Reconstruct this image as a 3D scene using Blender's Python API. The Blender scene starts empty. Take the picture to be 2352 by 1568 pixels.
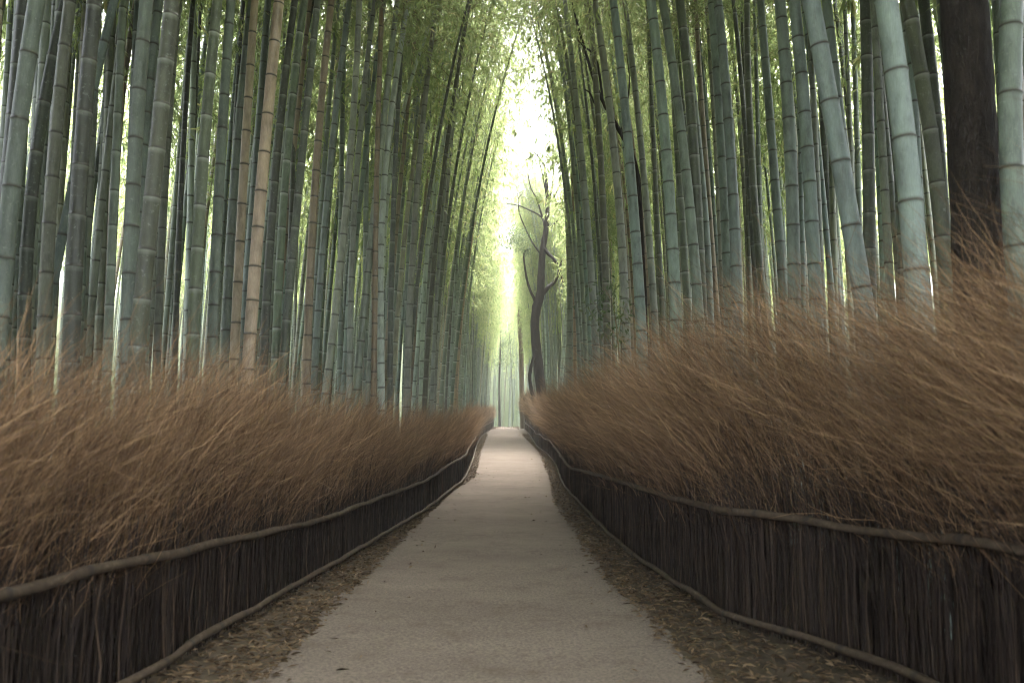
import bpy, math, random
import numpy as np
random.seed(7)
rng = np.random.default_rng(11)
scene = bpy.context.scene
COL = scene.collection

# ------------------------------------------------------------------ camera, sky, sun, exposure
CAMZ = 1.55
F = 2352 * 28 / 36.0            # focal length in pixels of a 2352 px wide frame
PITCH = math.radians(5.95)
cam_data = bpy.data.cameras.new("camera")
cam = bpy.data.objects.new("camera", cam_data)
COL.objects.link(cam)
cam_data.lens = 28
cam_data.sensor_width = 36
cam_data.clip_start = 0.05
cam_data.clip_end = 1000
cam.location = (0, 0, CAMZ)
cam.rotation_euler = (math.radians(90) + PITCH, 0, 0)
cam_data.dof.use_dof = True
cam_data.dof.focus_distance = 22
cam_data.dof.aperture_fstop = 2.0
scene.camera = cam

SUN_EL, SUN_AZ = math.radians(58), math.radians(12)     # azimuth clockwise from +Y (ahead)
world = bpy.data.worlds.new("World")
scene.world = world
world.use_nodes = True
wn = world.node_tree
bg = wn.nodes["Background"]
sky = wn.nodes.new("ShaderNodeTexSky")
sky.sky_type = 'NISHITA'
sky.sun_disc = False
sky.sun_elevation = SUN_EL
sky.sun_rotation = SUN_AZ
sky.dust_density = 4.0
sky.air_density = 1.0
hs = wn.nodes.new("ShaderNodeHueSaturation")      # thin overcast: the blue of the clear sky is mostly washed out
hs.inputs["Saturation"].default_value = 0.30
wn.links.new(sky.outputs[0], hs.inputs["Color"])
wn.links.new(hs.outputs[0], bg.inputs[0])
bg.inputs[1].default_value = 0.15
sd = bpy.data.lights.new("sun", 'SUN')
sd.energy = 1.5
sd.angle = math.radians(25)
sd.color = (1.0, 0.95, 0.86)
sun = bpy.data.objects.new("sun", sd)
COL.objects.link(sun)
sun.rotation_euler = (math.pi / 2 - SUN_EL, 0, math.pi - SUN_AZ)
scene.view_settings.view_transform = 'Standard'
scene.view_settings.look = 'None'
scene.view_settings.exposure = 3.92
scene.view_settings.gamma = 1
cy = scene.cycles
cy.max_bounces = 8
cy.diffuse_bounces = 5
cy.glossy_bounces = 2
cy.transmission_bounces = 6
cy.transparent_max_bounces = 4
cy.caustics_reflective = False
cy.caustics_refractive = False
cy.use_denoising = True
cy.denoiser = "OPENIMAGEDENOISE"
cy.sample_clamp_indirect = 1.0
cy.filter_width = 1.0

# ------------------------------------------------------------------ projection and terrain
SP, CP = math.sin(PITCH), math.cos(PITCH)
def ray(px, py):
    u, v = (px - 1176) / F, -(py - 784) / F
    return np.array((u, CP - v * SP, SP + v * CP))
def at(px, py, Y):
    d = ray(px, py)
    return np.array((0, 0, CAMZ)) + d * (Y / d[1])
def proj(p):
    x, y, z = p[0], p[1], p[2] - CAMZ
    f = y * CP + z * SP
    return 1176 + F * x / f, 784 - F * (-y * SP + z * CP) / f
_gy = np.arange(-60, 260, 0.5)
_gz = np.interp(_gy, [-60, 0, 5, 10, 15, 82, 92, 140, 260], [-1.4, -1.48, -1.55, -1.70, -1.75, -0.36, -0.25, -0.9, -1.5])
_k = np.ones(9) / 9
_gz = np.convolve(np.pad(_gz, 4, mode='edge'), _k, 'valid') + CAMZ
def gz(Y): return np.interp(Y, _gy, _gz)
def ground_hit(px, py, h=0.0):
    Ys = np.arange(0.8, 100, 0.05)
    d = ray(px, py)
    z = CAMZ + d[2] * Ys / d[1]
    below = np.nonzero(z <= gz(Ys) + h)[0]
    Y = Ys[below[0]] if len(below) else 88.0
    return at(px, py, Y)

# ------------------------------------------------------------------ mesh helpers
class MB:
    """collects numpy vertex and face blocks for one mesh"""
    def __init__(s): s.v, s.f, s.m, s.sm, s.n, s.a = [], [], [], [], 0, []
    def add(s, v, f, mat=0, smooth=True, attr=None):
        v = np.asarray(v, dtype=np.float64).reshape(-1, 3); f = np.asarray(f, dtype=np.int64)
        s.v.append(v); s.f.append(f + s.n); s.m.append(np.full(len(f), mat)); s.sm.append(np.full(len(f), smooth))
        s.a.append(np.zeros((len(v), 2)) if attr is None else np.asarray(attr))
        s.n += len(v)
    def mesh(s, name, mats):
        me = bpy.data.meshes.new(name)
        V = np.concatenate(s.v)
        quads = [f for f in s.f]
        nf = sum(len(f) for f in quads)
        loops = np.concatenate([f.ravel() for f in quads])
        sizes = np.concatenate([np.full(len(f), f.shape[1]) for f in quads])
        starts = np.concatenate([[0], np.cumsum(sizes)[:-1]])
        me.vertices.add(len(V)); me.vertices.foreach_set("co", V.ravel().astype(np.float32))
        me.loops.add(len(loops)); me.loops.foreach_set("vertex_index", loops.astype(np.int32))
        me.polygons.add(nf)
        me.polygons.foreach_set("loop_start", starts.astype(np.int32))
        for m in mats: me.materials.append(m)
        me.polygons.foreach_set("material_index", np.concatenate(s.m).astype(np.int32))
        me.polygons.foreach_set("use_smooth", np.concatenate(s.sm).astype(bool))
        A = np.concatenate(s.a)
        if A.any():
            for i, nm in enumerate(("bloom", "scar")):
                at_ = me.attributes.new(nm, 'FLOAT', 'POINT')
                at_.data.foreach_set("value", A[:, i].astype(np.float32))
        me.update(calc_edges=True)
        me.validate()
        return me

def frames(P):
    T = np.gradient(P, axis=0)
    T /= np.linalg.norm(T, axis=1)[:, None] + 1e-9
    ref = np.where(np.abs(T[:, 2:3]) > 0.75, np.array([[1.0, 0, 0]]), np.array([[0, 0, 1.0]]))
    if np.abs(T[:, 2]).mean() > 0.6: ref = np.tile([1.0, 0, 0], (len(P), 1))
    elif np.abs(T[:, 2]).max() < 0.9: ref = np.tile([0, 0, 1.0], (len(P), 1))
    A = np.cross(T, ref); A /= np.linalg.norm(A, axis=1)[:, None] + 1e-9
    B = np.cross(T, A)
    return A, B
def tube(mb, P, R, sides=8, mat=0, attr=None, cap=True, wob=0.0):
    P = np.asarray(P, float); n = len(P); R = np.broadcast_to(np.asarray(R, float), (n,))
    A, B = frames(P)
    t = np.arange(sides) * 2 * math.pi / sides
    rr = R[:, None] * (1 + (wob * rng.standard_normal((n, sides)) if wob else 0))
    V = P[:, None, :] + rr[..., None] * (A[:, None, :] * np.cos(t)[None, :, None] + B[:, None, :] * np.sin(t)[None, :, None])
    i = np.arange(n - 1)[:, None] * sides; j = np.arange(sides)[None, :]; j2 = (j + 1) % sides
    Q = np.stack([i + j, i + sides + j, i + sides + j2, i + j2], -1).reshape(-1, 4)
    at_ = None if attr is None else np.repeat(np.asarray(attr), sides, axis=0)
    mb.add(V.reshape(-1, 3), Q, mat, True, at_)
    if cap:
        mb.add(V[-1], [list(range(sides))], mat, False, None if attr is None else np.zeros((sides, 2)))
        mb.add(V[0], [list(range(sides))[::-1]], mat, False, None if attr is None else np.zeros((sides, 2)))
def strands(mb, P, R, mat=0, face=None):
    """P (N,K,3) polylines, R (N,K) radii -> flat tapering blades (three-sided when face is None)"""
    N, K, _ = P.shape
    T = np.gradient(P, axis=1); T /= np.linalg.norm(T, axis=2)[..., None] + 1e-9
    rd = rng.standard_normal((N, 1, 3)) if face is None else face
    A = np.cross(T, rd); A /= np.linalg.norm(A, axis=2)[..., None] + 1e-9
    V = np.stack([P - A * R[..., None], P + A * R[..., None]], 2)      # N,K,2,3
    b = (np.arange(N) * K * 2)[:, None]; k = np.arange(K - 1)[None, :] * 2
    Q = np.stack([b + k, b + k + 1, b + k + 3, b + k + 2], -1).reshape(-1, 4)
    mb.add(V.reshape(-1, 3), Q, mat, True)
def leaves(mb, base, d, L, W, mat=0, droop=0.25):
    """base (N,3), d (N,3) unit: one bent leaf blade each, two quads"""
    N = len(base)
    up = rng.standard_normal((N, 3)) * 0.55 + np.array((0, 0, 1.0))
    S = np.cross(d, up); S /= np.linalg.norm(S, axis=1)[:, None] + 1e-9
    nrm = np.cross(S, d)
    L = np.broadcast_to(L, (N,))[:, None]; W = np.broadcast_to(W, (N,))[:, None]
    m = base + d * L * 0.42 + nrm * L * 0.04
    tip = base + d * L - np.array((0, 0, 1.0)) * L * droop * rng.random((N, 1))
    V = np.stack([base, m - S * W * 0.5, tip, m + S * W * 0.5], 1)
    mb.add(V.reshape(-1, 3), np.arange(N * 4).reshape(N, 4), mat, False)

def link(name, me, parent=None):
    o = bpy.data.objects.new(name, me)
    COL.objects.link(o)
    if parent: o.parent = parent
    return o
def empty(name, loc=(0, 0, 0), rz=0.0, sc=1.0):
    o = bpy.data.objects.new(name, None)
    o.empty_display_size = 0.3
    COL.objects.link(o)
    o.location = loc; o.rotation_euler = (0, 0, rz); o.scale = (sc, sc, sc)
    return o
def tag(o, label, cat, group=None, kind=None):
    o["label"] = label; o["category"] = cat
    if group: o["group"] = group
    if kind: o["kind"] = kind
    return o

# ------------------------------------------------------------------ materials
def mat(name):
    m = bpy.data.materials.new(name); m.use_nodes = True
    nt = m.node_tree
    return m, nt, nt.nodes["Principled BSDF"]
def N(nt, t, **kw):
    n = nt.nodes.new(t)
    for k, v in kw.items(): setattr(n, k, v)
    return n
def ramp(nt, stops, src):
    r = N(nt, "ShaderNodeValToRGB")
    e = r.color_ramp.elements
    while len(e) < len(stops): e.new(0.5)
    for q, (p, c) in zip(e, stops):
        q.position = p; q.color = (*c, 1)
    nt.links.new(src, r.inputs[0])
    return r
def mix(nt, a, b, fac, mode='MIX'):
    n = N(nt, "ShaderNodeMix", data_type='RGBA', blend_type=mode)
    for sock, v in ((n.inputs[0], fac), (n.inputs[6], a), (n.inputs[7], b)):
        if hasattr(v, 'is_output'): nt.links.new(v, sock)
        elif isinstance(v, (int, float)): sock.default_value = v
        else: sock.default_value = (*v, 1)
    return n.outputs[2]
def noise(nt, scale, detail=4, rough=0.6, vec=None, stretch=None):
    n = N(nt, "ShaderNodeTexNoise")
    n.inputs["Scale"].default_value = scale; n.inputs["Detail"].default_value = detail; n.inputs["Roughness"].default_value = rough
    if vec is not None:
        if stretch:
            mp = N(nt, "ShaderNodeMapping"); mp.inputs["Scale"].default_value = stretch
            nt.links.new(vec, mp.inputs[0]); vec = mp.outputs[0]
        nt.links.new(vec, n.inputs["Vector"])
    return n
def bump(nt, bsdf, h, strength, dist=0.01):
    b = N(nt, "ShaderNodeBump"); b.inputs["Strength"].default_value = strength; b.inputs["Distance"].default_value = dist
    nt.links.new(h, b.inputs["Height"]); nt.links.new(b.outputs[0], bsdf.inputs["Normal"])
def obvec(nt): return N(nt, "ShaderNodeTexCoord").outputs["Object"]

def make_bamboo_mat(name, island=False):
    m, nt, b = mat(name)
    oi = N(nt, "ShaderNodeObjectInfo")
    if island:
        g = N(nt, "ShaderNodeNewGeometry")
        base = ramp(nt, [(0, (.13, .165, .14)), (.3, (.20, .23, .185)), (.6, (.17, .21, .18)), (.85, (.24, .25, .18)), (1, (.30, .24, .17))], g.outputs["Random Per Island"]).outputs[0]
        ringf = 0.5
    else:
        base = oi.outputs["Color"]; ringf = oi.outputs["Alpha"]
    vec = obvec(nt)
    n1 = noise(nt, 7, 5, .65, vec, (1, 1, .35))
    blot = ramp(nt, [(.35, (.62, .62, .60)), (.5, (1, 1, 1)), (.72, (1.25, 1.28, 1.25))], n1.outputs[0]).outputs[0]
    c = mix(nt, base, blot, 1.0, 'MULTIPLY')
    n2 = noise(nt, 160, 3, .7, vec, (1, 1, .08))
    stri = ramp(nt, [(.3, (.8, .8, .8)), (.7, (1.15, 1.15, 1.15))], n2.outputs[0]).outputs[0]
    c = mix(nt, c, stri, 1.0, 'MULTIPLY')
    n3 = noise(nt, 22, 4, .7, vec)                       # lichen and scuffs
    sp = ramp(nt, [(.58, (0, 0, 0)), (.70, (1, 1, 1))], n3.outputs[0]).outputs[0]
    spf = N(nt, "ShaderNodeMath", operation='MULTIPLY'); nt.links.new(sp, spf.inputs[0]); spf.inputs[1].default_value = .35
    c = mix(nt, c, (.36, .40, .36), spf.outputs[0])
    bl = N(nt, "ShaderNodeAttribute", attribute_name="bloom")
    f = N(nt, "ShaderNodeMath", operation='MULTIPLY'); nt.links.new(bl.outputs["Fac"], f.inputs[0])
    if island: f.inputs[1].default_value = ringf
    else: nt.links.new(ringf, f.inputs[1])
    c = mix(nt, c, (.52, .55, .50), f.outputs[0])
    sc = N(nt, "ShaderNodeAttribute", attribute_name="scar")
    sf = N(nt, "ShaderNodeMath", operation='MULTIPLY_ADD'); nt.links.new(f.outputs[0], sf.inputs[0]); sf.inputs[1].default_value = -1.0; nt.links.new(sc.outputs["Fac"], sf.inputs[2]); sf.use_clamp = True
    c = mix(nt, c, (.04, .034, .026), sf.outputs[0])
    nt.links.new(c, b.inputs["Base Color"])
    rr = ramp(nt, [(.3, (.34,) * 3), (.7, (.6,) * 3)], n1.outputs[0]).outputs[0]
    nt.links.new(rr, b.inputs["Roughness"])
    bump(nt, b, n2.outputs[0], .12, .004)
    return m
M_BAM = make_bamboo_mat("bamboo_skin")
M_THICK = make_bamboo_mat("bamboo_skin_far", True)

def make_leaf(name, cols, trans, tf=.5, gloss=.45):
    m, nt, b = mat(name)
    g = N(nt, "ShaderNodeNewGeometry")
    c = ramp(nt, cols, g.outputs["Random Per Island"]).outputs[0]
    nt.links.new(c, b.inputs["Base Color"]); b.inputs["Roughness"].default_value = gloss
    t = N(nt, "ShaderNodeBsdfTranslucent")
    c2 = mix(nt, c, trans, 1.0, 'MULTIPLY'); nt.links.new(c2, t.inputs[0])
    mx = N(nt, "ShaderNodeMixShader"); mx.inputs[0].default_value = tf
    nt.links.new(b.outputs[0], mx.inputs[1]); nt.links.new(t.outputs[0], mx.inputs[2])
    nt.links.new(mx.outputs[0], nt.nodes["Material Output"].inputs[0])
    return m
M_LEAF = make_leaf("bamboo_leaf", [(0, (.09, .115, .052)), (.5, (.125, .15, .072)), (.9, (.165, .185, .097)), (1, (.24, .215, .12))], (3.1, 3.15, 2.8), .62)
M_BROAD = make_leaf("broad_leaf", [(0, (.04, .062, .028)), (1, (.09, .12, .055))], (2.0, 2.1, 1.7), .4)

def simple(name, c1, c2, scale, rough=.8, bs=.3, bd=.01, stretch=None, island=None):
    m, nt, b = mat(name)
    vec = obvec(nt)
    n = noise(nt, scale, 6, .65, vec, stretch)
    c = ramp(nt, [(.3, c1), (.7, c2)], n.outputs[0]).outputs[0]
    if island:
        g = N(nt, "ShaderNodeNewGeometry")
        c = mix(nt, c, ramp(nt, island, g.outputs["Random Per Island"]).outputs[0], 1.0, 'MULTIPLY')
    nt.links.new(c, b.inputs["Base Color"]); b.inputs["Roughness"].default_value = rough
    b.inputs["Specular IOR Level"].default_value = .25
    if bs: bump(nt, b, n.outputs[0], bs, bd)
    return m
M_TWIG = simple("twig_wood", (.12, .09, .05), (.2, .16, .09), 9)
M_STEM_SHADED = simple("brush_stem", (.034, .024, .021), (.063, .043, .033), 6, .85, 0, island=[(0, (.5, .5, .52)), (.7, (1, 1, 1)), (.93, (1.6, 1.5, 1.35)), (1, (2.6, 2.5, 2.2))])  # old stems' dark brown, with the shade inside the brush painted in
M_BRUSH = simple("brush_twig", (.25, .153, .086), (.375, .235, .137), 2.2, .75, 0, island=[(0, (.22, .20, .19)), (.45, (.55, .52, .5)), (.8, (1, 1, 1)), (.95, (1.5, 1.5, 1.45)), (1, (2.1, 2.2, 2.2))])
M_BARK = simple("dark_bark", (.014, .011, .010), (.042, .031, .026), 14, .9, 1.0, .06, (1, 1, .35))
M_BARK2 = simple("brown_bark", (.10, .075, .05), (.19, .15, .10), 9, .9, .7, .03, (1, 1, .35))
M_LITTER = simple("dead_leaf", (.10, .07, .043), (.17, .12, .075), 3, .8, 0, island=[(0, (.35, .32, .3)), (.6, (.9, .85, .8)), (1, (1.5, 1.45, 1.35))])
def soil_mat():
    m, nt, b = mat("soil")
    vec = obvec(nt)
    n = noise(nt, 5, 6, .65, vec)
    c = ramp(nt, [(.3, (.045, .036, .027)), (.7, (.11, .085, .062))], n.outputs[0]).outputs[0]
    sx = N(nt, "ShaderNodeSeparateXYZ"); nt.links.new(vec, sx.inputs[0])
    ab = N(nt, "ShaderNodeMath", operation='ABSOLUTE'); nt.links.new(sx.outputs[0], ab.inputs[0])
    mr1 = N(nt, "ShaderNodeMapRange"); nt.links.new(ab.outputs[0], mr1.inputs[0]); mr1.inputs[1].default_value = 10; mr1.inputs[2].default_value = 22
    mr2 = N(nt, "ShaderNodeMapRange"); nt.links.new(sx.outputs[1], mr2.inputs[0]); mr2.inputs[1].default_value = 94; mr2.inputs[2].default_value = 108
    mx = N(nt, "ShaderNodeMath", operation='MAXIMUM'); nt.links.new(mr1.outputs[0], mx.inputs[0]); nt.links.new(mr2.outputs[0], mx.inputs[1])
    n2 = noise(nt, 1.3, 6, .7, vec)
    g = ramp(nt, [(.3, (.03, .042, .016)), (.7, (.06, .078, .032))], n2.outputs[0]).outputs[0]
    c = mix(nt, c, g, mx.outputs[0])
    nt.links.new(c, b.inputs["Base Color"]); b.inputs["Roughness"].default_value = .95; b.inputs["Specular IOR Level"].default_value = .1
    bump(nt, b, n.outputs[0], .6, .03)
    return m
M_SOIL = soil_mat()

def rail_mat():
    m, nt, b = mat("weathered_rail")
    vec = obvec(nt)
    n = noise(nt, 14, 6, .7, vec)
    c = ramp(nt, [(.3, (.045, .033, .024)), (.55, (.08, .058, .041)), (.80, (.16, .125, .09))], n.outputs[0]).outputs[0]
    sc = N(nt, "ShaderNodeAttribute", attribute_name="scar")
    c = mix(nt, c, (.04, .032, .026), sc.outputs["Fac"])
    nt.links.new(c, b.inputs["Base Color"]); b.inputs["Roughness"].default_value = .8; b.inputs["Specular IOR Level"].default_value = .15
    bump(nt, b, n.outputs[0], .4, .01)
    return m
M_RAIL = rail_mat()
def path_mat():
    m, nt, b = mat("packed_gravel")
    vec = obvec(nt)
    n = noise(nt, .8, 6, .65, vec, (.6, 1, 1))
    c = ramp(nt, [(.3, (.132, .110, .096)), (.7, (.178, .150, .132))], n.outputs[0]).outputs[0]
    g = noise(nt, 42, 4, .8, vec)
    c = mix(nt, c, ramp(nt, [(.30, (.45, .43, .41)), (.5, (1, 1, 1)), (.68, (1.5, 1.46, 1.4))], g.outputs[0]).outputs[0], .85, 'MULTIPLY')
    n3 = noise(nt, 3.0, 6, .7, vec)
    c = mix(nt, c, (.095, .075, .06), ramp(nt, [(.52, (0, 0, 0)), (.75, (.7, .7, .7))], n3.outputs[0]).outputs[0])
    nt.links.new(c, b.inputs["Base Color"]); b.inputs["Roughness"].default_value = .9
    b.inputs["Specular IOR Level"].default_value = .0
    bump(nt, b, g.outputs[0], .35, .006)
    return m
M_PATH = path_mat()

# ------------------------------------------------------------------ plan of fence and path, traced from the photograph
def plan(pts, h): 
    P = np.array([ground_hit(x, y, h) for x, y in pts]); P = P[np.argsort(P[:, 1])]; return P
LR = plan([(280, 1563), (420, 1478), (572, 1395), (661, 1345), (804, 1266), (900, 1210), (976, 1165), (1029, 1124), (1064, 1095), (1084, 1051), (1093, 1022), (1105, 1001), (1122, 988)], .12)
RR = plan([(2157, 1568), (1913, 1477), (1684, 1408), (1596, 1355), (1479, 1282), (1401, 1218), (1328, 1145), (1301, 1115), (1287, 1086), (1280, 1068), (1260, 1042), (1234, 1022), (1220, 1001), (1206, 985)], .12)
def fl(Y): return np.interp(Y, np.r_[-30, 2.5, LR[:, 1], 95, 150], np.r_[-2.75, -2.5, LR[:, 0], -1.9, -3])
def fr(Y): return np.interp(Y, np.r_[-30, 2.5, RR[:, 1], 95, 150], np.r_[2.75, 2.55, RR[:, 0], 1.4, 1.0])
PL = plan([(600, 1568), (720, 1440), (830, 1330), (900, 1260), (975, 1190), (1035, 1130), (1089, 1098), (1102, 1040), (1122, 990)], 0)
PR = plan([(1650, 1568), (1540, 1470), (1430, 1370), (1355, 1270), (1310, 1200), (1278, 1157), (1265, 1098), (1240, 1040), (1192, 990)], 0)
def pl(Y): return np.interp(Y, np.r_[-30, 2.5, PL[:, 1], 100, 150], np.r_[-1.5, -1.5, PL[:, 0], -1.7, -3.2])
def pr(Y): return np.interp(Y, np.r_[-30, 2.5, PR[:, 1], 100, 150], np.r_[1.35, 1.3, PR[:, 0], .6, -.6])

# ------------------------------------------------------------------ ground and path
def sheet(Ys, Xf, zf, n):
    t = np.linspace(0, 1, n)
    V = np.array([[(x, Y, zf(x, Y)) for x in Xf(Y, t)] for Y in Ys]).reshape(-1, 3)
    i = np.arange(len(Ys) - 1)[:, None] * n; j = np.arange(n - 1)[None, :]
    return V, np.stack([i + j, i + j + 1, i + j + n + 1, i + j + n], -1).reshape(-1, 4)
def hum(x, y): return .05 * math.sin(x * 1.7 + y * .31) * math.sin(y * .9 - x * .4)
def gheight(x, Y):
    e = max(fl(Y) - x, x - fr(Y), 0.0)
    far = max(abs(x) - 18, 0) * .38 + max(Y - 108, 0) * .36
    return gz(Y) + min(far, 22) + (min(e * .10, .6) + hum(x, Y) * min(e, 1)) + (0 if e > 0 else .0)
xs_out = np.r_[-400, -150, -80, -50, np.arange(-36, 36.1, .75), 50, 80, 150, 400]
V, Q = sheet(np.r_[-60, -30, -15, np.arange(-6, 120, .75), 130, 150, 180, 255, 500], lambda Y, t: xs_out, gheight, len(xs_out))
mb = MB(); mb.add(V, Q)
o = link("ground", mb.mesh("ground", [M_SOIL])); o["kind"] = "structure"
def pathx(Y, t):
    a = pl(Y) + .05 * math.sin(Y * 2.3) + .03 * math.sin(Y * 7.1); b = pr(Y) + .05 * math.sin(Y * 1.9 + 1) + .03 * math.sin(Y * 6.3)
    return a + (b - a) * t
V, Q = sheet(np.arange(-6, 120, .25), pathx, lambda x, Y: gz(Y) + .018 + .006 * math.sin(x * 2 + Y * .7), 13)
mb = MB(); mb.add(V, Q)
o = link("path", mb.mesh("path", [M_PATH])); o["kind"] = "structure"

# ------------------------------------------------------------------ leaf litter beside the path
mb = MB()
for side in (-1, 1):
    n = 15000
    Y = 2.2 + 60 * rng.random(n) ** 2.0
    fe, pe = (fl(Y), pl(Y)) if side < 0 else (fr(Y), pr(Y))
    t = rng.random(n) ** .9
    X = fe + (pe - fe) * t * 1.12
    spill = rng.random(n) < .014
    X = np.where(spill, pe - side * rng.random(n) ** 2 * .7, X)
    Z = gz(Y) + .022 + rng.random(n) * .025
    a = rng.random(n) * 2 * math.pi
    d = np.stack([np.cos(a), np.sin(a), .35 * rng.standard_normal(n) * .5 + .12], 1); d /= np.linalg.norm(d, axis=1)[:, None]
    leaves(mb, np.stack([X, Y, Z], 1), d, .035 + .075 * rng.random(n), .008 + .016 * rng.random(n), 0, .2)
n = 2600
Y = 76 + 30 * rng.random(n); t = rng.random(n)
X = pl(Y) + (pr(Y) - pl(Y)) * np.where(rng.random(n) < .6, t ** 3 * .5, 1 - t ** 3 * .5)
a = rng.random(n) * 2 * math.pi
d = np.stack([np.cos(a), np.sin(a), .1 + .15 * rng.random(n)], 1); d /= np.linalg.norm(d, axis=1)[:, None]
leaves(mb, np.stack([X, Y, gz(Y) + .03], 1), d, .07 + .1 * rng.random(n), .02 + .03 * rng.random(n), 0, .2)
o = link("leaf_litter", mb.mesh("leaf_litter", [M_LITTER])); o["kind"] = "stuff"; o["label"] = "dry brown fallen bamboo leaves along both path edges"; o["category"] = "leaf litter"

# ------------------------------------------------------------------ brushwood fences
def pole(mb, P, r, step, sides=10, scars=True):
    P = np.asarray(P); s = np.r_[0, np.cumsum(np.linalg.norm(np.diff(P, axis=0), axis=1))]
    ss, rad, at_ = [], [], []
    x = 0.0
    while x < s[-1]:
        L = step * random.uniform(.75, 1.3); k = random.uniform(.9, 1.1)
        for f, m_, q in ((0.0, 1.12, 1), (.012, 1.05, 1), (.05, 1.0, 0), (L * .35, .95, 0), (L * .7, .98, 0), (L - .03, 1.03, 0)):
            ss.append(x + f); rad.append(r * m_ * k); at_.append((0, q if scars else 0))
        x += L
    ss = np.array(ss); keep = ss <= s[-1]; ss = ss[keep]
    C = np.stack([np.interp(ss, s, P[:, i]) for i in range(3)], 1)
    C += np.stack([.006 * np.sin(ss * 3.1), 0 * ss, .005 * np.sin(ss * 4.3 + 1) + .003 * np.sin(ss * 9)], 1)
    tube(mb, C, np.array(rad)[keep], sides, 0, np.array(at_)[keep])
def smooth_line(P, n=6):
    P = np.asarray(P); out = []
    Pp = np.r_[[2 * P[0] - P[1]], P, [2 * P[-1] - P[-2]]]
    for i in range(1, len(Pp) - 2):
        for t in np.arange(n) / n:
            a, b, c, d = Pp[i - 1:i + 3]
            out.append(.5 * ((2 * b) + (-a + c) * t + (2 * a - 5 * b + 4 * c - d) * t * t + (-a + 3 * b - 3 * c + d) * t ** 3))
    out.append(Pp[-2]); return np.array(out)
def curtain(pts, f, off):
    out = []
    Ys = np.arange(1.5, 95, .05)
    for x, y in pts:
        px = 1176 + F * ((f(Ys) + off)) / (Ys * 1.0)
        d = ray(x, y)
        e = np.abs((f(Ys) + off) - d[0] / d[1] * Ys)
        out.append(at(x, y, Ys[np.argmin(e / Ys)]))
    P = np.array(out); return P[np.argsort(P[:, 1])]
UL = curtain([(0, 1359), (252, 1297), (400, 1266), (532, 1236), (728, 1193), (804, 1165), (900, 1130), (976, 1101), (1023, 1069), (1064, 1045), (1073, 1028), (1086, 1010)], fl, 0.0)
UR = curtain([(2352, 1257), (2083, 1228), (1791, 1184), (1645, 1165), (1520, 1132), (1401, 1096), (1340, 1080), (1313, 1072)], fr, 0.0)
def upper(f, U, sgn):
    near = [(f(Y), Y, np.interp(Y, U[:, 1], U[:, 2] - gz(U[:, 1])) + gz(Y)) for Y in (-1.5, .5, 2.0)]
    far = [(f(Y), Y, gz(Y) + .72 + .05 * math.sin(Y)) for Y in np.arange(U[-1, 1] + 3, 84, 3.5)]
    return smooth_line([tuple(p) for p in near if p[1] < U[0, 1] - .3] + [tuple(p) for p in U] + far)
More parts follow.
